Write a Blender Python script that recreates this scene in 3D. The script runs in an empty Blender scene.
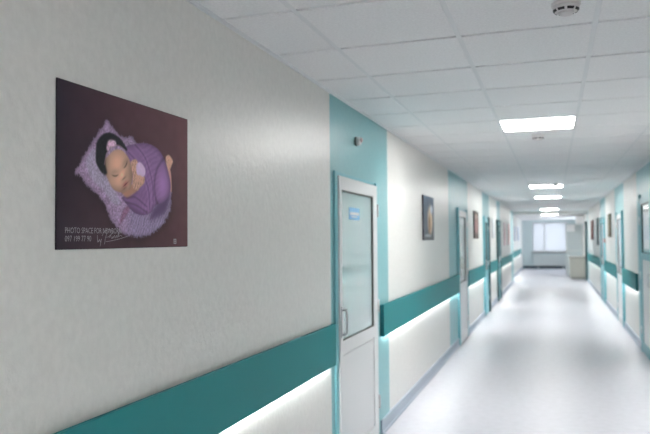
import bpy, bmesh, math, random
import numpy as np
from mathutils import Matrix, Vector

# ---------------------------------------------------------------- camera
EYE = 1.5795
YAW, PITCH, ROLL = 0.3289, 0.0332, -0.0074
F = Vector((-math.sin(YAW)*math.cos(PITCH), math.cos(YAW)*math.cos(PITCH), math.sin(PITCH)))
R0 = Vector((math.cos(YAW), math.sin(YAW), 0)); U0 = R0.cross(F)
R = R0*math.cos(ROLL)+U0*math.sin(ROLL); U = -R0*math.sin(ROLL)+U0*math.cos(ROLL)
scene = bpy.context.scene
C = scene.collection
cam_d = bpy.data.cameras.new('camera'); cam = bpy.data.objects.new('camera', cam_d); C.objects.link(cam)
cam.matrix_world = Matrix(((R.x, U.x, -F.x, 0), (R.y, U.y, -F.y, 0), (R.z, U.z, -F.z, EYE), (0, 0, 0, 1)))
cam_d.sensor_width = 36; cam_d.lens = 36.97; cam_d.clip_start = .05; cam_d.clip_end = 200
cam_d.dof.use_dof = True; cam_d.dof.focus_distance = 2.15; cam_d.dof.aperture_fstop = 3.8
scene.camera = cam
# ---------------------------------------------------------------- light
w = bpy.data.worlds.new('sky'); scene.world = w; w.use_nodes = True
bg = w.node_tree.nodes['Background']; bg.inputs[0].default_value = (.86, .93, 1, 1); bg.inputs[1].default_value = 2.4
LAMP = 21.0        # emission of a lit ceiling panel
LED = 44.0         # emission of the LED strips
scene.view_settings.view_transform = 'Standard'; scene.view_settings.look = 'None'
scene.view_settings.gamma = 1; scene.view_settings.use_curve_mapping = False
scene.view_settings.exposure = 1.16

# ---------------------------------------------------------------- materials
def mat(name, col, rough=.5, spec=.5, metal=0, noise=0, nscale=20, bump=0, bscale=40, emit=0, coat=0, stretch=None, detail=6, trans=0):
    m = bpy.data.materials.new(name); m.use_nodes = True
    nt = m.node_tree; b = nt.nodes['Principled BSDF']
    b.inputs['Base Color'].default_value = (*col, 1); b.inputs['Roughness'].default_value = rough
    b.inputs['Specular IOR Level'].default_value = spec; b.inputs['Metallic'].default_value = metal
    b.inputs['Coat Weight'].default_value = coat; b.inputs['Coat Roughness'].default_value = .12
    if emit:
        b.inputs['Emission Color'].default_value = (*col, 1); b.inputs['Emission Strength'].default_value = emit
    tc = nt.nodes.new('ShaderNodeTexCoord'); mp = nt.nodes.new('ShaderNodeMapping')
    nt.links.new(tc.outputs['Object'], mp.inputs[0])
    if stretch: mp.inputs['Scale'].default_value = stretch
    if noise:
        n = nt.nodes.new('ShaderNodeTexNoise'); n.inputs['Scale'].default_value = nscale; n.inputs['Detail'].default_value = detail
        nt.links.new(mp.outputs[0], n.inputs['Vector'])
        r = nt.nodes.new('ShaderNodeValToRGB')
        r.color_ramp.elements[0].position = .3; r.color_ramp.elements[1].position = .7
        r.color_ramp.elements[0].color = (*[c*(1-noise) for c in col], 1)
        r.color_ramp.elements[1].color = (*[min(1, c*(1+noise)) for c in col], 1)
        nt.links.new(n.outputs['Fac'], r.inputs[0]); nt.links.new(r.outputs[0], b.inputs['Base Color'])
    if bump:
        n = nt.nodes.new('ShaderNodeTexNoise'); n.inputs['Scale'].default_value = bscale; n.inputs['Detail'].default_value = 8
        n.inputs['Roughness'].default_value = .62
        nt.links.new(mp.outputs[0], n.inputs['Vector'])
        bp = nt.nodes.new('ShaderNodeBump'); bp.inputs['Strength'].default_value = 1; bp.inputs['Distance'].default_value = bump
        nt.links.new(n.outputs['Fac'], bp.inputs['Height']); nt.links.new(bp.outputs[0], b.inputs['Normal'])
    return m

def plaster(name, col):
    """decorative wall plaster: creamy, softly glossy, with trowelled flakes"""
    m = mat(name, col, rough=.31, spec=.5)
    nt = m.node_tree; b = nt.nodes['Principled BSDF']
    mp = [n for n in nt.nodes if n.type == 'MAPPING'][0]
    n1 = nt.nodes.new('ShaderNodeTexNoise'); n1.inputs['Scale'].default_value = 40; n1.inputs['Detail'].default_value = 5; n1.inputs['Roughness'].default_value = .6
    nt.links.new(mp.outputs[0], n1.inputs['Vector'])
    mp.inputs['Scale'].default_value = (1, 1, .8)
    r = nt.nodes.new('ShaderNodeValToRGB')
    r.color_ramp.elements[0].position = .35; r.color_ramp.elements[1].position = .65
    r.color_ramp.elements[0].color = (*[c*.955 for c in col], 1); r.color_ramp.elements[1].color = (*[c*1.02 for c in col], 1)
    nt.links.new(n1.outputs['Fac'], r.inputs[0]); nt.links.new(r.outputs[0], b.inputs['Base Color'])
    bp = nt.nodes.new('ShaderNodeBump'); bp.inputs['Strength'].default_value = 1; bp.inputs['Distance'].default_value = .0027
    nt.links.new(n1.outputs['Fac'], bp.inputs['Height']); nt.links.new(bp.outputs[0], b.inputs['Normal'])
    return m

M = dict(
    white=plaster('cream_plaster', (.775, .765, .735)),
    teal=plaster('aqua_plaster', (.225, .49, .525)),
    rail=mat('teal_rail', (.014, .22, .235), .5, .22),
    rail_end=mat('teal_rail_edge', (.02, .16, .18), .5, .3),
    led=mat('led_white', (1, .985, .97), emit=LED),
    lamp=mat('lamp_diffuser', (1, .985, .96), emit=LAMP),
    lampframe=mat('lamp_frame', (.8, .8, .8), .4),
    tile=mat('ceiling_tile', (.89, .895, .90), .75, .25, noise=.05, nscale=90, bump=.0012, bscale=160),
    grid=mat('ceiling_grid', (.80, .82, .83), .45, .5),
    groove=mat('ceiling_void', (.12, .12, .12), .9),
    floor=mat('linoleum', (.47, .47, .515), .42, .35, noise=.05, nscale=14),
    base=mat('grey_baseboard', (.36, .42, .50), .4),
    pvc=mat('white_pvc', (.74, .75, .76), .3, .5),
    tealpaint=mat('teal_paint', (.20, .50, .56), .35, .5),
    darkteal=mat('dark_teal_paint', (.028, .085, .095), .4, .4),
    gasket=mat('door_gasket', (.10, .11, .10), .6),
    glass=mat('frosted_glass', (.50, .62, .62), .05, .8, coat=1),
    bright_glass=mat('clear_glass_tint', (.55, .63, .68), .08, .7, coat=.5),
    metal=mat('satin_metal', (.66, .67, .69), .35, .5, metal=.2),
    blue=mat('blue_plate', (.22, .52, .80), .4),
    white_paint=mat('white_paint', (.8, .8, .8), .5),
    black=mat('black_plastic', (.02, .02, .02), .5),
    plastic=mat('white_plastic', (.72, .70, .70), .4),
    red=mat('red_plastic', (.45, .10, .07), .5),
    dark_red=mat('dull_red_lens', (.55, .38, .38), .3),
    canvas_edge=mat('black_canvas_edge', (.035, .028, .038), .8, .2),
    pale_edge=mat('pale_canvas_edge', (.45, .44, .45), .8, .2),
    text=mat('print_white', (.50, .46, .50), .7, .2),
    beige=mat('beige_laminate', (.50, .49, .44), .5),
    beige_top=mat('brown_grey_worktop', (.33, .33, .31), .4),
    radiator=mat('radiator_paint', (.66, .71, .71), .5),
    endwall=mat('grey_aqua_end_wall', (.60, .70, .72), .5),
    darkbase=mat('dark_skirting', (.05, .08, .10), .5),
    partition=mat('grey_partition_glass', (.60, .67, .69), .25, .5),
    paper=mat('white_paper', (.93, .94, .96), .6),
)

# ---------------------------------------------------------------- helpers
def add_box(bm, x0, x1, y0, y1, z0, z1, mi=0):
    if x0 > x1: x0, x1 = x1, x0
    vs = [bm.verts.new((x, y, z)) for x in (x0, x1) for y in (y0, y1) for z in (z0, z1)]
    for f in ((0, 1, 3, 2), (4, 6, 7, 5), (0, 4, 5, 1), (2, 3, 7, 6), (0, 2, 6, 4), (1, 5, 7, 3)):
        fc = bm.faces.new([vs[i] for i in f]); fc.material_index = mi

def add_lathe(bm, prof, axis='z', c=(0, 0, 0), n=40, mi=0):
    rings = []
    for r, h in prof:
        ring = []
        for i in range(n):
            a = 2*math.pi*i/n; u, v = r*math.cos(a), r*math.sin(a)
            p = (u, v, h) if axis == 'z' else ((h, u, v) if axis == 'x' else (u, h, v))
            ring.append(bm.verts.new((c[0]+p[0], c[1]+p[1], c[2]+p[2])))
        rings.append(ring)
    for a, b in zip(rings, rings[1:]):
        for i in range(n):
            f = bm.faces.new((a[i], a[(i+1) % n], b[(i+1) % n], b[i])); f.material_index = mi; f.smooth = True
    for ring in (rings[0], rings[-1]):
        f = bm.faces.new(ring); f.material_index = mi

def add_tube(bm, pts, r, n=8, mi=0):
    pts = [Vector(p) for p in pts]; rings = []
    for i, p in enumerate(pts):
        t = (pts[min(i+1, len(pts)-1)]-pts[max(i-1, 0)]).normalized()
        a = t.orthogonal() if abs(t.z) > .9 else t.cross(Vector((0, 0, 1)))
        a.normalize(); b = t.cross(a)
        rings.append([bm.verts.new(p+a*r*math.cos(2*math.pi*k/n)+b*r*math.sin(2*math.pi*k/n)) for k in range(n)])
    for a, b in zip(rings, rings[1:]):
        for i in range(n):
            f = bm.faces.new((a[i], a[(i+1) % n], b[(i+1) % n], b[i])); f.smooth = True; f.material_index = mi
    bm.faces.new(rings[0]); bm.faces.new(rings[-1])

def obj(name, bm, mats, parent=None, bevel=0, loc=None):
    bmesh.ops.recalc_face_normals(bm, faces=bm.faces[:])
    me = bpy.data.meshes.new(name); bm.to_mesh(me); bm.free()
    for m in (mats if isinstance(mats, (list, tuple)) else [mats]): me.materials.append(m)
    o = bpy.data.objects.new(name, me); C.objects.link(o)
    if parent: o.parent = parent
    if loc: o.location = loc
    if bevel:
        b = o.modifiers.new('bevel', 'BEVEL'); b.width = bevel; b.segments = 2; b.limit_method = 'ANGLE'
    return o

def box(name, dims, m, parent=None, bevel=0):
    bm = bmesh.new(); add_box(bm, *dims); return obj(name, bm, m, parent, bevel)

def struct(o): o['kind'] = 'structure'; return o

def thing(name, label, cat, loc=(0, 0, 0), group=None):
    o = bpy.data.objects.new(name, None); C.objects.link(o); o.location = loc; o.empty_display_size = .1
    o['label'] = label; o['category'] = cat
    if group: o['group'] = group
    return o

# ---------------------------------------------------------------- room numbers
XL, XR, XF = -1.343, 1.16, -1.50       # left wall, right wall, left wall of the far bay
CZ, CZF = 2.532, 2.46                  # ceiling, lower ceiling of the far bay
YB, YP, YE = -6.4355, 25.3, 36.0       # back, portal, end wall
RB, RT = .786, 1.044                   # guard rail bottom and top

# walls: one mesh each, painted in bays
def wall(name, x0, x1, bays, ztop):
    bm = bmesh.new()
    for y0, y1, k in bays: add_box(bm, x0, x1, y0, y1, 0, ztop, k)
    return struct(obj(name, bm, [M['white'], M['teal']]))
wall('wall_left', XL-.2, XL, [(YB, 4.04, 0), (4.04, 5.60, 1), (5.60, 9.15, 0), (9.15, 11.28, 1), (11.28, 13.77, 0), (13.77, 15.2, 1),
     (15.2, 17.42, 0), (17.42, 18.4, 1), (18.4, 23.3, 0), (23.3, 24.6, 1)], CZ+.1)
wall('wall_left_far', XF-.2, XF, [(24.6, 26.6, 1), (26.6, 32.6, 0), (32.6, YE, 0)], CZ+.1)
wall('wall_right', XR, XR+.2, [(YB, 8.8, 0), (8.8, 10.64, 1), (10.64, 12.55, 0), (12.55, 14.25, 1), (14.25, 16.84, 0), (16.84, 18.57, 1),
     (18.57, 25.0, 0), (25.0, 25.7, 1), (25.7, 30.8, 0), (34.8, YE, 0)], CZ+.1)
bm = bmesh.new(); add_box(bm, XR, XR+.2, 30.8, 34.8, 0, .84); add_box(bm, XR, XR+.2, 30.8, 34.8, 2.3, CZ+.1)
struct(obj('wall_right_far', bm, M['white']))
struct(box('wall_back', (XL-.2, XR+.2, YB-.2, YB, 0, CZ+.1), M['white']))
# end wall with window hole
WX0, WX1, WZ0, WZ1 = -1.0, .70, .84, 2.36
bm = bmesh.new()
add_box(bm, XF-.2, WX0, YE, YE+.25, 0, CZ+.1); add_box(bm, WX1, XR+.2, YE, YE+.25, 0, CZ+.1)
add_box(bm, WX0, WX1, YE, YE+.25, 0, WZ0); add_box(bm, WX0, WX1, YE, YE+.25, WZ1, CZ+.1)
struct(obj('wall_end', bm, M['endwall']))
struct(box('floor', (XF-.2, XR+.2, YB-.2, YE+.25, -.15, 0), M['floor']))

# portal beam between the two ceilings and jamb on the right
struct(box('trim_1', (XF, XR, YP, YP+.3, CZF-.04, CZ+.1), M['white']))

# baseboards (left and right), broken at the doors
def baseboard(name, xw, s, runs):
    bm = bmesh.new()
    for y0, y1 in runs:
        add_box(bm, xw, xw+s*.016, y0, y1, .0, .115)
        add_box(bm, xw, xw+s*.024, y0, y1, .0, .022)
    return struct(obj(name, bm, M['base'], bevel=.003))
baseboard('baseboard_left', XL, 1, [(YB, 4.14), (5.28, 9.95), (11.05, 13.9), (14.83, 17.16), (18.06, 24.6)])
baseboard('baseboard_left_far', XF, 1, [(24.6, YE)])
baseboard('baseboard_right', XR, -1, [(YB, 8.95), (10.35, 12.72), (13.86, 17.05), (18.4, YE)])
struct(box('baseboard_end', (XF+.02, .55, YE-.03, YE, 0, .13), M['darkbase']))

# ---------------------------------------------------------------- ceiling
Y0 = 2.5645
LAMPS = [-13, -7, 5, 17, 23, 35]  # negative rows are lamps added out of view to light the foreground
xs = [XL, -1.006, -.406, .194, .794, XR]
bm = bmesh.new(); g = .012
kmin, kmax = -15, 37
for k in range(kmin, kmax+1):
    ya, yb = Y0+.6*k+g, Y0+.6*(k+1)-g
    if ya > YP: continue
    yb = min(yb, YP)
    for i in range(5):
        if i == 2 and k in LAMPS: continue
        add_box(bm, xs[i]+(g if i else .004), xs[i+1]-(g if i < 4 else .004), ya, yb, CZ, CZ+.02)
ceil = struct(obj('ceiling', bm, M['tile'], bevel=.0015))
bm = bmesh.new()
add_box(bm, XL, XR, YB, YP, CZ+.0075, CZ+.0077)
for i in range(1, 5): add_box(bm, xs[i]-g+.0005, xs[i]+g-.0005, YB, YP, CZ+.0012, CZ+.0060)
gr = obj('ceiling_grid', bm, M['grid'], ceil)
struct(box('ceiling_slab', (XL-.2, XR+.2, YB-.2, YP+.3, CZ+.1, CZ+.25), M['groove']))
bm = bmesh.new()
add_box(bm, XL, XL+.012, YB, YP, CZ-.016, CZ+.004); struct(obj('trim_3', bm, M['grid']))
bm = bmesh.new()
add_box(bm, XR-.012, XR, YB, YP, CZ-.016, CZ+.004); struct(obj('trim_4', bm, M['grid']))
# far bay ceiling
bm = bmesh.new()
for k in range(0, 18):
    ya, yb = YP+.3+.6*k+g, min(YP+.3+.6*(k+1)-g, YE)
    for i in range(5):
        if i == 2 and k == 2: continue
        xa = XF if i == 0 else xs[i]+g
        add_box(bm, xa, xs[i+1]-g if i < 4 else XR, ya, yb, CZF, CZF+.02)
cf = struct(obj('ceiling_far', bm, M['tile']))
bm = bmesh.new(); add_box(bm, XF, XR, YP+.3, YE, CZF+.0075, CZF+.0077)
obj('ceiling_grid', bm, M['grid'], cf)
struct(box('ceiling_slab_far', (XF-.2, XR+.2, YP+.3, YE+.25, CZ+.1, CZ+.25), M['groove']))

def ceiling_lamp(y, zc, label):
    t = thing('ceiling_lamp', label, 'ceiling light', (-.106, y+.3, zc), 'square ceiling light panels')
    bm = bmesh.new(); a, b = .296, .284
    add_box(bm, -a, -b, -a, a, -.004, .02); add_box(bm, b, a, -a, a, -.004, .02)
    add_box(bm, -b, b, -a, -b, -.004, .02); add_box(bm, -b, b, b, a, -.004, .02)
    obj('lamp_frame', bm, M['lampframe'], t)
    bm = bmesh.new(); add_box(bm, -b, b, -b, b, -.001, .004)
    obj('lamp_diffuser', bm, M['lamp'], t)
LL = {5: 'large bright square ceiling light panel nearest the camera, hanging over the corridor',
      17: 'second lit ceiling panel along the corridor, with a smoke detector just in front of it',
      23: 'third lit ceiling panel along the corridor, a small white bar',
      35: 'fourth lit ceiling panel, the last one before the ceiling beam',
      -7: 'added ceiling panel, unseen behind the photographer, lighting the foreground, the nearer of two',
      -13: 'added ceiling panel, unseen by the back wall behind the photographer, lighting the foreground'}
for k in LAMPS: ceiling_lamp(Y0+.6*k, CZ, LL[k])
for k, l in ((2, 'fifth lit ceiling panel, just beyond the ceiling beam, closest to the end window'),):
    ceiling_lamp(YP+.3+.6*k, CZF, l)

# smoke detectors
def smoke_detector(x, y, label, zc=CZ):
    t = thing('smoke_detector', label, 'smoke detector', (x, y, zc), 'white smoke detectors on the ceiling')
    bm = bmesh.new(); add_lathe(bm, [(.058, 0), (.058, -.010), (.055, -.013)], n=48)
    obj('base_ring', bm, M['plastic'], t)
    bm = bmesh.new(); add_lathe(bm, [(.053, -.012), (.052, -.024), (.046, -.034), (.034, -.0375), (.031, -.0385)], n=48)
    add_lathe(bm, [(.031, -.0385), (.024, -.048), (.010, -.051), (.002, -.051)], n=48)
    obj('sensor_head', bm, M['plastic'], t)
    for i in range(8):      # dark slots round the head
        a0 = 2*math.pi*i/8+.08
        bm = bmesh.new(); vs = []
        for j in range(7):
            a = a0+j*.095
            for r, z in ((.0505, -.0275), (.0438, -.0358)):
                vs.append(bm.verts.new(((r+.0012)*math.cos(a), (r+.0012)*math.sin(a), z-.0012)))
        for j in range(6): bm.faces.new((vs[2*j], vs[2*j+1], vs[2*j+3], vs[2*j+2]))
        o = obj('vent_slot', bm, M['black'], t)
        so = o.modifiers.new('s', 'SOLIDIFY'); so.thickness = .0015
smoke_detector(.066, 2.86, 'round white smoke detector with black slots at the top edge, nearest the camera')
smoke_detector(-.115, 6.48, 'faint white smoke detector just beyond the nearest ceiling light panel')
smoke_detector(.05, 12.45, 'small smoke detector in front of the second lit ceiling panel')

# ---------------------------------------------------------------- guard rails with LED strips
def rail(xw, s, y0, y1, label):
    t = thing('wall_guard_rail', label, 'wall rail', (xw, y0, RB), 'teal guard rails with light strips along the walls')
    L = y1-y0; bm = bmesh.new()
    add_box(bm, s*.014, s*.034, 0, L, 0, RT-RB)
    o = obj('rail_board', bm, M['rail'], t, bevel=.0015)
    bm = bmesh.new()
    add_box(bm, 0, s*.014, 0.0, L, .06, .075); add_box(bm, 0, s*.014, 0, L, .22, .235)
    add_box(bm, 0, s*.034, -.004, 0, 0, RT-RB); add_box(bm, 0, s*.034, L, L+.004, 0, RT-RB)
    obj('mounting_batten', bm, M['rail_end'], t)
    bm = bmesh.new(); add_box(bm, s*.002, s*.013, .04, L-.04, .004, .010)
    obj('led_strip', bm, M['led'], t)
rail(XL, 1, YB, 4.03, 'large dark teal rail on the left wall below the baby picture, light strip underneath')
rail(XL, 1, 5.30, 9.93, 'long teal rail between the first and second doors of the left wall')
rail(XL, 1, 11.08, 13.88, 'teal rail on the left wall between the second door and the dark doorway')
rail(XL, 1, 14.88, 17.14, 'short teal rail on the left wall between the two dark doorways')
rail(XL, 1, 18.1, 23.6, 'teal rail on the left wall from the last dark doorway to the corner')
rail(XF, 1, 25.0, 33.6, 'farthest teal rail on the left, beyond the wall corner by the window')
rail(XR, -1, YB, 8.9, 'teal rail on the right wall beside the camera, outside the frame')
rail(XR, -1, 10.68, 12.70, 'nearest visible teal rail on the right wall, by the frame edge')
rail(XR, -1, 13.88, 17.05, 'middle teal rail on the right wall under the olive picture')
rail(XR, -1, 18.42, 25.0, 'farthest teal rail on the right wall, ending near the counter')

# ---------------------------------------------------------------- doors
ND = [0]
def door(xw, s, y0, y1, leafmat, casemat, glassmat, glass=(.905, 1.907), top=2.0, handle_near=True, jut=.03, case=.075, lower=None):
    ND[0] += 1
    t = bpy.data.objects.new('door_%d' % ND[0], None); C.objects.link(t); t.location = (xw, y0, 0); t['kind'] = 'structure'
    W = y1-y0
    X = lambda d: s*d
    bm = bmesh.new()
    add_box(bm, 0, X(jut), -case, 0, 0, top+case*.45); add_box(bm, 0, X(jut), W, W+case*.6, 0, top+case*.45)
    add_box(bm, 0, X(.006), 0, W, top, top+case*.45)
    obj('door_casing', bm, casemat, t, bevel=.003)
    st = .058 if W < 1.05 else .08
    g0, g1 = glass; d = .024
    bm = bmesh.new()
    add_box(bm, 0, X(d), .003, st, .012, top-.003); add_box(bm, 0, X(d), W-st-.06, W-.003, .012, top-.003)
    add_box(bm, 0, X(d), st, W-st-.06, g1, top-.003); add_box(bm, 0, X(d), st, W-st-.06, g0-.085, g0)
    add_box(bm, 0, X(d), st, W-st-.06, .012, .14)
    lf = obj('door_leaf', bm, leafmat, t, bevel=.002)
    ya, yb = st, W-st-.06
    bm = bmesh.new()
    for q in ((ya, ya+.008, g0, g1), (yb-.008, yb, g0, g1), (ya, yb, g0, g0+.008), (ya, yb, g1-.010, g1)):
        add_box(bm, X(.004), X(.017), *q)
    obj('glass_gasket', bm, M['gasket'], lf)
    obj_ = box('glass_pane', (0, X(.008), ya+.008, yb-.008, g0+.008, g1-.01), glassmat, t)
    bm = bmesh.new(); za, zb = .14, g0-.085
    add_box(bm, 0, X(.012), ya, yb, za, zb)
    add_box(bm, X(.012), X(.018), ya+.012, yb-.012, za+.012, zb-.012)
    obj('lower_panel', bm, lower or leafmat, t, bevel=.002)
    # lever handle with long backplate
    hy = .030 if handle_near else W-.06
    bm = bmesh.new(); add_box(bm, X(d), X(d+.008), hy-.014, hy+.014, .93, 1.14)
    hd = obj('door_handle', bm, M['metal'], t, bevel=.003)
    bm = bmesh.new(); add_tube(bm, [(X(d+.006), hy, .955), (X(d+.034), hy, .955), (X(d+.036), hy, .965), (X(d+.036), hy, 1.105), (X(d+.034), hy, 1.115), (X(d+.006), hy, 1.115)], .008)
    obj('pull_bar', bm, M['metal'], hd)
    for z in (.25, 1.0, 1.75):
        bm = bmesh.new(); yy = W-.001 if handle_near else .001
        add_lathe(bm, [(.009, 0), (.009, .1)], c=(X(d+.004), yy, z), n=12)
        obj('hinge', bm, M['pvc'], t)
    return t
P, TP, DT = M['pvc'], M['tealpaint'], M['darkteal']
d1 = door(XL, 1, 4.155, 5.15, P, TP, M['glass'], case=.055, jut=.014)
d2 = door(XL, 1, 10.03, 10.96, P, TP, M['glass'])
d3 = door(XL, 1, 13.98, 14.74, TP, TP, M['glass'], jut=.03)
d4 = door(XL, 1, 17.25, 18.0, TP, DT, M['glass'], jut=.05, case=.08)
d5 = door(XR, -1, 9.10, 10.15, TP, TP, M['glass'], glass=(1.36, 2.02), top=2.11, case=.12, lower=P)
d6 = door(XR, -1, 12.80, 13.75, P, TP, M['bright_glass'])
d7 = door(XR, -1, 17.15, 18.3, TP, TP, M['glass'])
# projecting dark jamb of the third left door
box('door_jamb', (0, .055, .76, .83, 0, 2.02), DT, d3)
# blue plaque on the glass of the first door
bm = bmesh.new(); add_box(bm, .008, .010, .27, .53, 1.715, 1.800)
pl = obj('door_plaque', bm, M['blue'], d1)
bm = bmesh.new(); add_box(bm, .0100, .0106, .29, .51, 1.748, 1.768); add_box(bm, .0100, .0106, .33, .47, 1.732, 1.739)
obj('plaque_lettering', bm, M['white_paint'], pl)

# ---------------------------------------------------------------- alarm sounder over the first door
t = thing('alarm_sounder', 'small round alarm sounder on the aqua wall above the first left door', 'alarm', (XL, 4.63, 2.285))
bm = bmesh.new(); add_lathe(bm, [(.033, 0), (.033, .012), (.031, .014)], axis='x', n=32); obj('back_box', bm, M['gasket'], t)
bm = bmesh.new(); add_lathe(bm, [(.031, .014), (.031, .030), (.027, .038), (.012, .042)], axis='x', n=32); obj('cover', bm, M['plastic'], t)
bm = bmesh.new(); add_lathe(bm, [(.018, .038), (.018, .048), (.010, .053), (.002, .054)], axis='x', n=24, c=(0, 0, .008)); obj('red_lens', bm, M['dark_red'], t)
# call point on the right wall
t = thing('fire_call_point', 'tiny red fire call point on the right wall beside the pale aqua door', 'fire alarm button', (XR, 17.0, 1.5))
bm = bmesh.new(); add_box(bm, -.035, 0, -.045, .045, -.045, .045); obj('housing', bm, M['red'], t, bevel=.006)
bm = bmesh.new(); add_box(bm, -.038, -.035, -.025, .025, -.025, .025); obj('button_plate', bm, M['white_paint'], t)

# ---------------------------------------------------------------- printed canvases
def hash_noise(x, y, s, seed=0):
    rs = np.random.RandomState(seed); G = rs.rand(64, 64)
    fx, fy = x*s, y*s; ix, iy = np.floor(fx).astype(int), np.floor(fy).astype(int); tx, ty = fx-ix, fy-iy
    tx, ty = tx*tx*(3-2*tx), ty*ty*(3-2*ty); g = lambda a, b: G[a % 64, b % 64]
    return (g(ix, iy)*(1-tx)+g(ix+1, iy)*tx)*(1-ty)+(g(ix, iy+1)*(1-tx)+g(ix+1, iy+1)*tx)*ty

def smooth_poly(p, n=6):
    p = [np.array(q, float) for q in p]; out = []; N = len(p)
    for i in range(N):
        a, b, c, d = p[i-1], p[i], p[(i+1) % N], p[(i+2) % N]
        for j in range(n):
            t = j/n
            out.append(.5*((2*b)+(c-a)*t+(2*a-5*b+4*c-d)*t*t+(3*b-a-3*c+d)*t**3))
    return np.array(out)

def sdf(X, Y, poly, closed=True):
    d = np.full(X.shape, 1e9); ins = np.zeros(X.shape, bool); N = len(poly)
    for i in range(N if closed else N-1):
        a, b = poly[i], poly[(i+1) % N]; e = b-a; L = e@e+1e-9
        t = np.clip(((X-a[0])*e[0]+(Y-a[1])*e[1])/L, 0, 1)
        d = np.minimum(d, np.hypot(X-a[0]-e[0]*t, Y-a[1]-e[1]*t))
        if closed:
            c = ((a[1] > Y) != (b[1] > Y)) & (X < (b[0]-a[0])*(Y-a[1])/(b[1]-a[1]+1e-12)+a[0]); ins ^= c
    return np.where(ins, -d, d) if closed else d

def lin(c):
    c = np.asarray(c, float)/255; return np.where(c <= .04045, c/12.92, ((c+.055)/1.055)**2.4)

def print_mesh(name, y0, y1, z0, z1, nx, nz, paint, parent, xoff, mirror=False):
    """a flat printed sheet, its picture stored per vertex; paint(X, Y) takes cm coordinates of the sheet"""
    ys = np.linspace(y0, y1, nx+1); zs = np.linspace(z0, z1, nz+1)
    Yg, Zg = np.meshgrid(ys, zs, indexing='ij')
    col = paint((Yg-y0)*100, (Zg-z0)*100)
    V = np.stack([np.full(Yg.shape, xoff), Yg, Zg], -1).reshape(-1, 3)
    idx = np.arange((nx+1)*(nz+1)).reshape(nx+1, nz+1)
    Fa = np.stack([idx[:-1, :-1], idx[1:, :-1], idx[1:, 1:], idx[:-1, 1:]], -1).reshape(-1, 4)
    if mirror: Fa = Fa[:, ::-1]
    me = bpy.data.meshes.new(name); me.from_pydata(V.tolist(), [], Fa.tolist())
    at = me.color_attributes.new('print', 'FLOAT_COLOR', 'POINT')
    rgba = np.ones((len(V), 4)); rgba[:, :3] = col.reshape(-1, 3); at.data.foreach_set('color', rgba.ravel())
    me.materials.append(PRINT)
    o = bpy.data.objects.new(name, me); C.objects.link(o); o.parent = parent
    return o
PRINT = mat('printed_canvas', (.5, .5, .5), .62, .25)
_a = PRINT.node_tree.nodes.new('ShaderNodeAttribute'); _a.attribute_name = 'print'
PRINT.node_tree.links.new(_a.outputs['Color'], PRINT.node_tree.nodes['Principled BSDF'].inputs['Base Color'])

# big picture: a sleeping baby wrapped in purple on a lilac lace cushion (coordinates in cm along the wall and above the floor)
SH = {
'blanket': [(160.7, 178.2), (164.0, 182.8), (168.6, 188.5), (172.6, 193.0), (175.2, 195.9), (178.5, 193.7), (183.8, 191.7), (187.5, 192.7), (190.8, 190.7), (197.2, 191.0), (210.0, 183.2), (212.0, 176.9), (211.5, 169.4), (206.7, 163.8), (198.3, 160.1), (187.6, 159.4), (181.7, 161.4), (177.3, 164.6), (173.5, 170.0), (166.4, 174.7), (162.6, 177.2)],
'body': [(184.7, 188.5), (190.3, 190.4), (197.2, 191.4), (203.4, 190.3), (207.5, 187.2), (210.2, 182.6), (211.7, 178.1), (210.6, 174.3), (206.7, 171.6), (201.9, 170.3), (199.3, 167.7), (194.3, 166.6), (189.4, 167.4), (185.2, 170.0), (183.0, 172.1), (188.5, 173.5), (190.4, 176.5), (187.5, 179.7), (185.6, 184.8)],
'hair': [(169.8, 185.1), (170.6, 188.8), (174.3, 191.7), (178.5, 192.1), (182.9, 190.5), (185.6, 187.5), (179.4, 188.4), (173.5, 183.9), (173.5, 178.9), (170.2, 181.5)],
'face': [(175.6, 184.6), (179.2, 187.0), (182.9, 187.3), (186.1, 185.4), (188.0, 182.8), (188.6, 179.4), (187.5, 175.4), (185.7, 174.5), (183.0, 173.5), (178.6, 174.3), (175.9, 177.0), (173.9, 180.3), (174.0, 182.9)],
'neck': [(183.0, 174.0), (188.5, 176.9), (192.3, 176.6), (191.3, 174.9), (185.7, 172.3)],
'hand': [(187.5, 183.8), (190.3, 185.2), (191.8, 183.7), (192.3, 180.9), (195.2, 180.0), (195.2, 177.7), (192.3, 175.7), (191.3, 174.9), (188.6, 175.9), (188.6, 180.0)],
'egg': [(190.8, 183.6), (193.2, 184.4), (195.7, 182.4), (195.4, 180.3), (192.8, 179.3), (190.8, 180.8)],
'foot': [(208.3, 188.2), (210.5, 189.7), (212.5, 189.0), (214.3, 187.3), (213.4, 185.4), (211.1, 182.3), (209.1, 183.9)],
'leg': [(208.9, 183.1), (211.6, 183.3), (212.3, 176.1), (210.9, 177.0)],
'flower': [(174.5, 187.3), (175.9, 190.0), (179.8, 190.4), (180.6, 188.5), (177.6, 187.4), (175.0, 185.6)],
'inner': [(165.5, 182.0), (169.4, 186.1), (171.4, 181.1), (176.9, 176.3), (182.1, 170.4), (178.6, 169.7), (173.5, 173.7), (167.9, 176.9)],
'knot': [(181.7, 163.3), (183.0, 167.2), (185.7, 169.5), (187.1, 168.4), (183.9, 165.0)],
'gap': [(198.5, 165.5), (201.9, 170.3), (210.9, 174.7), (208.6, 168.5), (203, 166)],
}
CY0, CY1, CZ0, CZ1 = 1.534, 2.238, 1.5585, 2.0450
for key_, f_ in (('flower', .74), ('foot', .78)):
    cx_ = sum(p[0] for p in SH[key_])/len(SH[key_]); cy_ = sum(p[1] for p in SH[key_])/len(SH[key_])
    SH[key_] = [(cx_+(p[0]-cx_)*f_-(.5 if key_ == 'foot' else 0), cy_+(p[1]-cy_)*f_) for p in SH[key_]]
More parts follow.
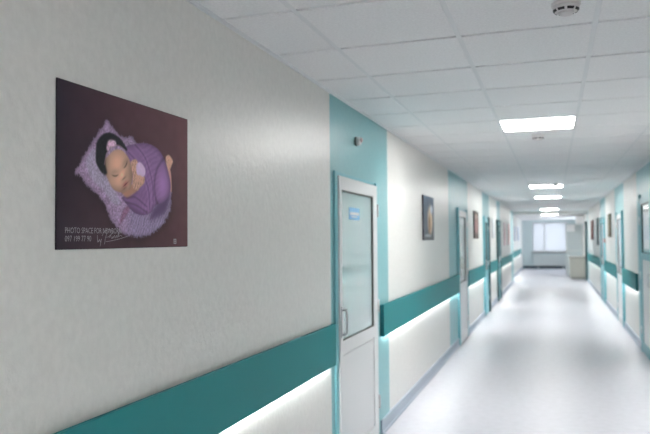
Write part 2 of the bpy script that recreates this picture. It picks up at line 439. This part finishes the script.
def baby_print(X, Y):
    X = X+CY0*100; Y = Y+CZ0*100
    n1 = hash_noise(X, Y, .9, 1); n2 = hash_noise(X, Y, 2.3, 2); n3 = hash_noise(X, Y, .35, 3)
    u = ((X-CY0*100)/70.4)[..., None]; v = ((Y-CZ0*100)/48.6)[..., None]
    col = lin((40, 31, 42))*(1-u)+lin((96, 64, 69))*u
    col = col*(.92+.16*n3[..., None])*(1-.18*(1-v))
    def lay(col, key, c, soft=.25, poly=None):
        d = sdf(X, Y, smooth_poly(SH[key]) if poly is None else poly)
        m = 1/(1+np.exp(np.clip(d/soft*3, -40, 40))); return col*(1-m[..., None])+c*m[..., None], d
    sh3 = lambda a: a[..., None]
    # soft contact shade printed round the bundle
    d = sdf(X, Y-(-1.2), smooth_poly(SH['blanket'])); col = col*sh3(1-.35*np.exp(-np.clip(d, 0, 99)/2.5))
    # lace cushion
    lace = lin((152, 128, 158))*sh3(.55+.7*n2)*sh3(.75+.4*n1)
    frill = sdf(X, Y, smooth_poly(SH['blanket']))+.9*(n2-.5)+.9*(n1-.5)
    m = 1/(1+np.exp(np.clip(frill*8, -40, 40)))
    right = np.clip((X-183)/6, 0, 1)*np.clip((176-Y)/5, 0, 1)
    weave = .80+.13*np.sin((X*1.0-Y*.62)*4.2+5*n1)+.35*(n2-.5)
    knit = lin((144, 128, 160))*sh3(weave)
    c = lace*sh3(1-right)+knit*sh3(right)
    c = c*sh3(1-.35*np.clip((frill+1.2)/1.2, 0, 1))
    col = col*sh3(1-m)+c*sh3(m)
    col, _ = lay(col, 'inner', lin((152, 140, 162))*sh3(.66+.55*n2), .8)
    col, _ = lay(col, 'knot', lin((128, 92, 118))*sh3(.6+.7*n2), .5)
    col, _ = lay(col, 'gap', lin((84, 64, 96)), 1.4)
    col, _ = lay(col, 'leg', lin((178, 135, 125)), .3)
    col, d = lay(col, 'foot', lin((186, 148, 130))*sh3(.8+.35*n2), .3)
    # wrapped body with folds curving round the shoulder
    rr = np.hypot(X-214, (Y-163)*1.1); folds = .95+.08*np.sin(rr*3.3+2.5*n1+2*n3)*np.clip((X-191)/5, 0, 1)*np.clip((207-X)/5, 0, 1)
    lower = np.clip((180-Y)/10, 0, 1)*np.clip((199-X)/8, 0, 1)
    hi = np.exp(-((X-206)**2/18+(Y-178)**2/30))
    b = lin((126, 94, 137))*sh3(folds)*sh3(1-.28*lower)+lin((90, 60, 90))*sh3(.45*hi)
    dd = sdf(X, Y, smooth_poly(SH['body'])); b = b*sh3(.62+.38*np.clip(-dd/2.2, 0, 1))
    crease = sdf(X, Y, smooth_poly([(208, 188), (203.5, 184), (201.4, 179), (201.6, 174), (203.5, 170.5), (201.6, 174), (201.4, 179), (203.5, 184)]), False)
    b = b*sh3(1-.42*np.exp(-(crease/.7)**2))*sh3(1+.28*np.exp(-((X-206.5)**2/9+(Y-178)**2/30)))
    for q in ([(186.5, 187), (192, 183.5), (197.5, 176), (198.5, 168)], [(190, 190), (196, 186), (200, 178), (200.5, 171)], [(185.5, 172), (190, 172.5), (196, 170)], [(184.5, 170.5), (190, 170), (196, 168)]):
        cr = sdf(X, Y, smooth_poly(q+q[::-1])[:18], False); b = b*sh3(1-.28*np.exp(-(cr/.35)**2))*sh3(1+.12*np.exp(-((cr-.8)/.5)**2))
    col, _ = lay(col, 'body', b, .3)
    col, _ = lay(col, 'neck', lin((160, 118, 100)), .5)
    col, d = lay(col, 'hair', lin((24, 26, 30))*sh3(.8+.5*n2), .35)
    # face
    f = lin((206, 164, 142))*np.ones(X.shape+(1,))
    blob = lambda x, y, sx, sy, a=0: np.exp(-((((X-x)*np.cos(a)+(Y-y)*np.sin(a))/sx)**2+((-(X-x)*np.sin(a)+(Y-y)*np.cos(a))/sy)**2))
    f = f*sh3(.60+.34*blob(180.5, 183.0, 4.2, 3.2, .6)+.26*blob(181, 177.4, 3.0, 2.4)+.22*blob(183.4, 180.2, 1.0, 2.6, -.75))
    f = f*sh3(1-.38*np.clip((X-186.0)/2.6, 0, 1))*sh3(1-.35*np.clip((176.0-Y)/2.6, 0, 1))*sh3(1-.30*np.clip((177.2-X)/2.8, 0, 1))
    f = f*sh3(1-.30*blob(179.2, 179.6, 2.1, 1.2, .25))*sh3(1-.30*blob(184.6, 183.3, 1.9, 1.0, .85))
    for ex, ey, ea in ((179.4, 178.8, .12), (184.9, 182.8, .95)):      # closed eyes: a curved lash line each
        lx = (X-ex)*np.cos(ea)+(Y-ey)*np.sin(ea); ly = -(X-ex)*np.sin(ea)+(Y-ey)*np.cos(ea)
        f = f*sh3(1-.72*np.exp(-((ly-.14*lx*lx+.15)/.26)**2-(lx/1.55)**4))
        f = f*sh3(1+.16*np.exp(-((ly-.65)/.5)**2-(lx/1.3)**2))
    f = f*sh3(1+.34*blob(183.0, 179.2, .85, .75))*sh3(1-.50*blob(183.9, 178.3, 1.2, .30, .6))
    mm = blob(184.7, 176.4, 1.7, .85, .6); f = f*sh3(1-mm*.8)+lin((158, 84, 84))*sh3(mm*.8)
    f = f*sh3(1-.75*blob(184.8, 176.4, 1.6, .20, .6))*sh3(1-.35*blob(184.2, 175.0, 1.4, .4, .5))
    f = f*sh3(.94+.12*n3)
    col, _ = lay(col, 'face', f, .35)
    col, _ = lay(col, 'hair', lin((24, 26, 30))*sh3(.8+.5*n2), .5, smooth_poly([(173.0, 186.0), (175.6, 187.2), (174.8, 184.6), (174.6, 182.0), (175.4, 179.2), (173.6, 178.6), (172.4, 182.5)]))
    h = lin((190, 150, 132))*sh3(.72+.36*n2); h = h*sh3(1-.4*(np.abs(np.sin((X-Y*.35)*2.3)) < .25))
    col, _ = lay(col, 'hand', h, .3)
    col, _ = lay(col, 'egg', lin((196, 172, 198))*sh3(.85+.2*n1), .3)
    for k in range(3):      # fingers over the little ball
        p = np.array([(190.8, 179.6+k*1.25-1.5), (192.6, 180.0+k*1.3-1.6), (194.2, 179.2+k*1.35-1.4)])
        dl = sdf(X, Y, p, False); m = 1/(1+np.exp(np.clip((dl-.42)*9, -40, 40)))
        if k < 2: col = col*sh3(1-m)+lin((188, 148, 130))*sh3(m)
    p = [(174.0, 181.8), (174.9, 184.8), (176.8, 187.0), (180.2, 188.6), (182.9, 188.2), (185.6, 186.2), (187.6, 183.2)]; p = smooth_poly(p+p[::-1])[:37]
    dl = sdf(X, Y, p, False); m = 1/(1+np.exp(np.clip((dl-.10)*14, -40, 40))); col = col*sh3(1-m*.6)+lin((150, 118, 130))*sh3(m*.6)
    col, _ = lay(col, 'flower', lin((190, 160, 180))*sh3(.6+.65*n2), .4)
    return np.clip(col*1.7, 0, 1)

def canvas(xw, s, y0, y1, z0, z1, th, label, paint, nx, nz, name='canvas_picture', cat='picture', edge=None, group='pictures along the corridor walls'):
    t = thing(name, label, cat, (xw, y0, z0), group)
    bm = bmesh.new(); add_box(bm, 0, s*th, 0, y1-y0, 0, z1-z0)
    obj('stretched_canvas', bm, edge or M['canvas_edge'], t, bevel=.002)
    print_mesh('printed_face', .002, y1-y0-.002, .002, z1-z0-.002, nx, nz, paint, t, s*(th+.0006), mirror=s < 0)
    return t
bp = canvas(XL, 1, CY0, CY1, CZ0, CZ1, .006, 'large dark canvas of a sleeping baby wrapped in purple cloth, nearest on the left wall',
            baby_print, 420, 290)
KC = 1.0106
bp.location = (XL, CY0*KC, EYE+(CZ0-EYE)*KC-.0035); bp.scale = (1, KC*1.014, KC*1.006)
XT = .006+.0010
def text_on(body, y, z, size, sx, name, parent, sy=1.0):
    cu = bpy.data.curves.new(name, 'FONT'); cu.body = body; cu.size = size; cu.resolution_u = 2; cu.offset = -size*.012
    o = bpy.data.objects.new(name, cu); C.objects.link(o)
    dg = bpy.context.evaluated_depsgraph_get(); me = bpy.data.meshes.new_from_object(o.evaluated_get(dg))
    bpy.data.objects.remove(o)
    for v in me.vertices: x, yy, _ = v.co; v.co = (XT, y-CY0+x*sx, z-CZ0+yy*sy)
    me.materials.clear(); me.materials.append(M['text'])
    q = bpy.data.objects.new(name, me); C.objects.link(q); q.parent = parent
    return q
text_on('PHOTO SPACE FOR NEWBORN', 1.567, 1.6055, .0245, .755, 'printed_lettering', bp)
text_on('097 199 77 90', 1.567, 1.5815, .0245, .80, 'printed_lettering', bp)
bm = bmesh.new()
def stroke(pts, r=.00055):
    q = smooth_poly(pts+pts[::-1], 5)[:(len(pts)-1)*5+1]
    add_tube(bm, [(XT-.0003, a/100-CY0, b/100-CZ0) for a, b in q], r, 5)
stroke([(171.0, 160.0), (171.1, 157.9), (171.9, 158.6), (171.2, 158.0)]); stroke([(172.0, 158.8), (172.4, 157.9), (172.9, 158.9), (172.2, 156.6)])
stroke([(174.3, 157.2), (175.0, 159.6), (175.9, 161.2)]); stroke([(173.2, 159.8), (174.3, 161.2), (176.6, 161.8), (178.2, 160.9), (176.4, 159.6), (175.2, 159.4)])
stroke([(176.6, 159.2), (177.3, 159.9), (177.8, 159.0), (178.6, 159.6), (178.4, 159.0), (179.4, 160.0), (179.6, 159.1), (180.4, 160.0), (180.6, 159.2), (181.8, 161.5)])
stroke([(181.8, 161.5), (181.3, 159.6), (182.4, 160.0), (183.2, 159.6)]); stroke([(175.0, 158.0), (178.0, 158.3), (182.0, 158.9), (186.0, 159.7)])
obj('printed_signature', bm, M['text'], bp)
bm = bmesh.new()      # small printed emblem in the lower right corner
for q in ((213.9, 215.6, 158.5, 158.8), (213.9, 215.6, 157.0, 157.3), (213.9, 214.2, 157.0, 158.8), (215.3, 215.6, 157.0, 158.8), (214.5, 215.0, 157.6, 158.2)):
    add_box(bm, XT-.0005, XT, q[0]/100-CY0, q[1]/100-CY0, q[2]/100-CZ0, q[3]/100-CZ0)
obj('printed_emblem', bm, M['text'], bp)

def blob_print(bgc, items, W, H):
    def f(X, Y):
        col = lin(bgc[0])*(1-(Y/H)[..., None])+lin(bgc[1])*(Y/H)[..., None]
        n = hash_noise(X, Y, .3, 5)[..., None]; col = col*(.85+.3*n)
        for (cx, cy, rx, ry, c) in items:
            d = ((X/W-cx)/rx)**2+((Y/H-cy)/ry)**2; m = (1/(1+np.exp(np.clip((d-1)*4, -40, 40))))[..., None]
            col = col*(1-m)+lin(c)*m*(.85+.3*n)
        return np.clip(col*1.4, 0, .85)
    return f
def pic(xw, s, y0, y1, z0, z1, label, bgc, items, th=.016, name='canvas_picture'):
    return canvas(xw, s, y0, y1, z0, z1, th, label, blob_print(bgc, items, (y1-y0)*100, (z1-z0)*100), 60, 60, name=name, edge=M['pale_edge'] if bgc[0][0] > 145 else None)
E_ = EYE
pic(XL, 1, 7.20, 7.86, 1.56, 2.055, 'blue-grey canvas with a pale cream figure, on the left wall past the first door',
    ((92, 96, 100), (98, 112, 128)), [(.62, .45, .22, .30, (205, 185, 160)), (.55, .36, .12, .22, (150, 120, 95)), (.75, .7, .12, .10, (190, 195, 205)), (.4, .1, .3, .03, (150, 155, 160))])
pic(XL, 1, 12.10, 12.85, 1.57, 2.07, 'brown canvas with a rosy middle, on the left wall just past the second door',
    ((75, 62, 58), (88, 76, 70)), [(.5, .45, .3, .3, (140, 105, 105)), (.45, .8, .15, .1, (170, 150, 140))])
pic(XL, 1, 15.85, 16.55, 1.57, 2.03, 'pale grey framed notice on the left wall between the two dark doorways',
    ((180, 184, 188), (190, 194, 197)), [(.5, .5, .3, .3, (185, 188, 190))])
pic(XL, 1, 19.6, 20.5, 1.36, 2.03, 'tall mauve picture on the left wall, first of the pair before the corner',
    ((205, 180, 184), (210, 188, 190)), [(.5, .5, .3, .3, (170, 140, 140))])
pic(XL, 1, 21.4, 22.5, 1.36, 2.03, 'tall reddish picture on the left wall, second of the pair before the corner',
    ((212, 178, 178), (212, 182, 182)), [(.5, .5, .3, .3, (190, 150, 145))])
pic(XF, 1, 28.0, 29.2, 1.45, 2.05, 'small blue-grey picture beyond the left wall corner, nearer one', ((150, 160, 180), (158, 168, 186)), [(.5, .5, .3, .3, (150, 160, 175))])
pic(XF, 1, 30.6, 31.8, 1.45, 2.05, 'small blue-grey picture beyond the left wall corner, closer to the window', ((150, 160, 180), (158, 168, 186)), [(.5, .5, .3, .3, (150, 160, 175))])
pic(XR, -1, 15.20, 15.92, 1.58, 2.08, 'olive brown picture on the right wall above the middle teal rail',
    ((92, 86, 66), (104, 98, 76)), [(.5, .5, .25, .3, (120, 110, 88))])
pic(XR, -1, 19.30, 20.0, 1.36, 2.10, 'dark grey-green picture on the right wall just past the pale aqua door',
    ((66, 84, 86), (78, 98, 98)), [(.5, .5, .25, .3, (110, 130, 130))])
pic(XR, -1, 21.6, 23.0, 1.50, 2.10, 'dark reddish brown picture, farthest on the right wall',
    ((92, 54, 50), (108, 66, 60)), [(.5, .5, .25, .3, (140, 90, 80))])

# ---------------------------------------------------------------- end window, radiator
t = bpy.data.objects.new('window_1', None); C.objects.link(t); t.location = (0, YE, 0); struct(t)
bm = bmesh.new(); fy0, fy1 = .06, .12
for q in ((WX0, WX0+.05, WZ0, WZ1), (WX1-.05, WX1, WZ0, WZ1), (WX0+.05, WX1-.05, WZ0, WZ0+.05), (WX0+.05, WX1-.05, WZ1-.05, WZ1), (-.47, -.39, WZ0+.05, WZ1-.05)):
    add_box(bm, q[0], q[1], fy0, fy1, q[2], q[3])
obj('window_frame', bm, M['pvc'], t, bevel=.004)
gm = bpy.data.materials.new('window_glass'); gm.use_nodes = True; nt = gm.node_tree; nt.nodes.clear()
o_ = nt.nodes.new('ShaderNodeOutputMaterial'); a_ = nt.nodes.new('ShaderNodeBsdfTransparent'); b_ = nt.nodes.new('ShaderNodeBsdfGlossy'); x_ = nt.nodes.new('ShaderNodeMixShader')
b_.inputs['Roughness'].default_value = .02; x_.inputs[0].default_value = .06
nt.links.new(a_.outputs[0], x_.inputs[1]); nt.links.new(b_.outputs[0], x_.inputs[2]); nt.links.new(x_.outputs[0], o_.inputs[0])
box('window_pane', (WX0+.05, -.47, .085, .091, WZ0+.05, WZ1-.05), gm, t)
box('window_pane', (-.39, WX1-.05, .085, .091, WZ0+.05, WZ1-.05), gm, t)
box('window_sill', (WX0-.05, WX1+.05, -.12, .06, WZ0-.035, WZ0), M['beige_top'], t)
t2 = bpy.data.objects.new('added_window_2', None); C.objects.link(t2); t2.location = (XR, 30.8, 0); struct(t2)  # side window added out of sight behind the partition to brighten the end wall
bm = bmesh.new()
for q in ((0, .05, .84, 2.3), (3.95, 4, .84, 2.3), (.05, 3.95, .84, .89), (.05, 3.95, 2.25, 2.3), (1.32, 1.38, .89, 2.25), (2.64, 2.7, .89, 2.25)): add_box(bm, .07, .13, *q)
obj('window_frame', bm, M['pvc'], t2, bevel=.004)
for ya, yb in ((.05, 1.32), (1.38, 2.64), (2.7, 3.95)): box('window_pane', (.095, .101, ya, yb, .89, 2.25), gm, t2)
bl = bpy.data.materials.new('blind_fabric'); bl.use_nodes = True; nt = bl.node_tree; nt.nodes.clear()
o_ = nt.nodes.new('ShaderNodeOutputMaterial'); a_ = nt.nodes.new('ShaderNodeBsdfTranslucent'); b_ = nt.nodes.new('ShaderNodeBsdfDiffuse'); x_ = nt.nodes.new('ShaderNodeMixShader')
a_.inputs[0].default_value = (.29, .30, .325, 1); b_.inputs[0].default_value = (.75, .75, .76, 1); x_.inputs[0].default_value = .5
nt.links.new(a_.outputs[0], x_.inputs[2]); nt.links.new(b_.outputs[0], x_.inputs[1]); nt.links.new(x_.outputs[0], o_.inputs[0])
for n_, (xa, xb, lb) in enumerate(((WX0+.02, -.46, 'narrow pale blind over the left part of the end window'), (-.40, WX1-.02, 'wide pale blind over the right part of the end window'))):
    th = thing('window_blind', lb, 'blind', ((xa+xb)/2, YE+.035, WZ1-.03), 'pale blinds in the end window')
    hw = (xb-xa)/2
    nst = int((xb-xa)/.06)
    bm = bmesh.new(); vs = []
    for i in range(nst*2+1):
        x = -hw+2*hw*i/(nst*2); y = .006*(-1)**i
        vs.append((bm.verts.new((x, y, 0)), bm.verts.new((x, y, -(WZ1-WZ0)+.06))))
    for a, b in zip(vs, vs[1:]): bm.faces.new((a[0], b[0], b[1], a[1]))
    obj('blind_fabric', bm, bl, th)
    bm = bmesh.new(); add_box(bm, -hw, hw, -.015, .015, 0, .028); obj('blind_headrail', bm, M['pvc'], th)
# radiator
t = thing('radiator', 'pale grey wall radiator under the end window', 'radiator', (-.15, YE-.155, .15))
bm = bmesh.new()
for i in range(22):
    x = -.80+i*.0745; add_box(bm, x, x+.055, -.04, .04, 0, .56)
obj('radiator_fins', bm, M['radiator'], t, bevel=.008)
bm = bmesh.new(); add_box(bm, -.8, .82, -.025, .025, .02, .05); add_box(bm, -.8, .82, -.025, .025, .51, .54)
add_tube(bm, [(-.8, 0, .035), (-.95, 0, .035), (-.95, .06, -.02)], .012); obj('radiator_pipe', bm, M['radiator'], t)
for x in (-.6, .6):
    bm = bmesh.new(); add_box(bm, x-.02, x+.02, -.03, .03, -.15, .005); obj('radiator_foot', bm, M['radiator'], t)

# ---------------------------------------------------------------- counter and partition by the right wall
t = thing('reception_counter', 'beige low counter standing by the right wall at the corridor end', 'counter', (.86, 27.3, 0))
bm = bmesh.new(); add_box(bm, -.27, .27, -.3, .9, .06, .80); obj('counter_body', bm, M['beige'], t, bevel=.006)
bm = bmesh.new(); add_box(bm, -.24, .27, -.27, .88, 0, .06); obj('plinth', bm, M['beige_top'], t)
bm = bmesh.new(); add_box(bm, -.30, .285, -.33, .93, .80, .835); obj('worktop', bm, M['beige_top'], t, bevel=.004)
t = thing('glazed_partition', 'grey glazed partition standing behind the beige counter', 'partition', (.84, 29.6, 0))
bm = bmesh.new()
for q in ((-.34, -.29, 0, 2.14), (.27, .315, 0, 2.14), (-.29, .27, 2.08, 2.14), (-.29, .27, 0, .1), (-.29, .27, 1.0, 1.05)): add_box(bm, q[0], q[1], -.03, .03, q[2], q[3])
obj('partition_frame', bm, M['radiator'], t, bevel=.003)
bm = bmesh.new(); add_box(bm, -.29, .27, -.006, .006, 1.05, 2.08); obj('glass_pane', bm, M['partition'], t)
bm = bmesh.new(); add_box(bm, -.29, .27, -.012, .012, .1, 1.0); obj('lower_panel', bm, M['partition'], t)
t = thing('notice_board', 'small white square notice hung on the grey partition', 'sign', (.68, 29.565, 1.82))
bm = bmesh.new(); add_box(bm, -.17, .17, -.02, .004, 0, .28); obj('notice_panel', bm, M['paper'], t, bevel=.004)
bm = bmesh.new(); add_box(bm, -.185, .185, -.012, .004, -.01, .29); obj('notice_frame', bm, M['pvc'], t)
t = thing('air_conditioner', 'white box-shaped unit high on the right wall above the partition', 'air conditioner', (XR, 28.0, 2.12))
bm = bmesh.new(); add_box(bm, -.30, 0, 0, .95, 0, .30); obj('unit_casing', bm, M['pvc'], t, bevel=.03)
bm = bmesh.new(); add_box(bm, -.27, -.1, .06, .89, -.006, .002); obj('air_outlet', bm, M['radiator'], t)
tj = struct(box('trim_2', (XR-.06, XR, 25.9, 26.15, 0, 2.15), DT, bevel=.004))
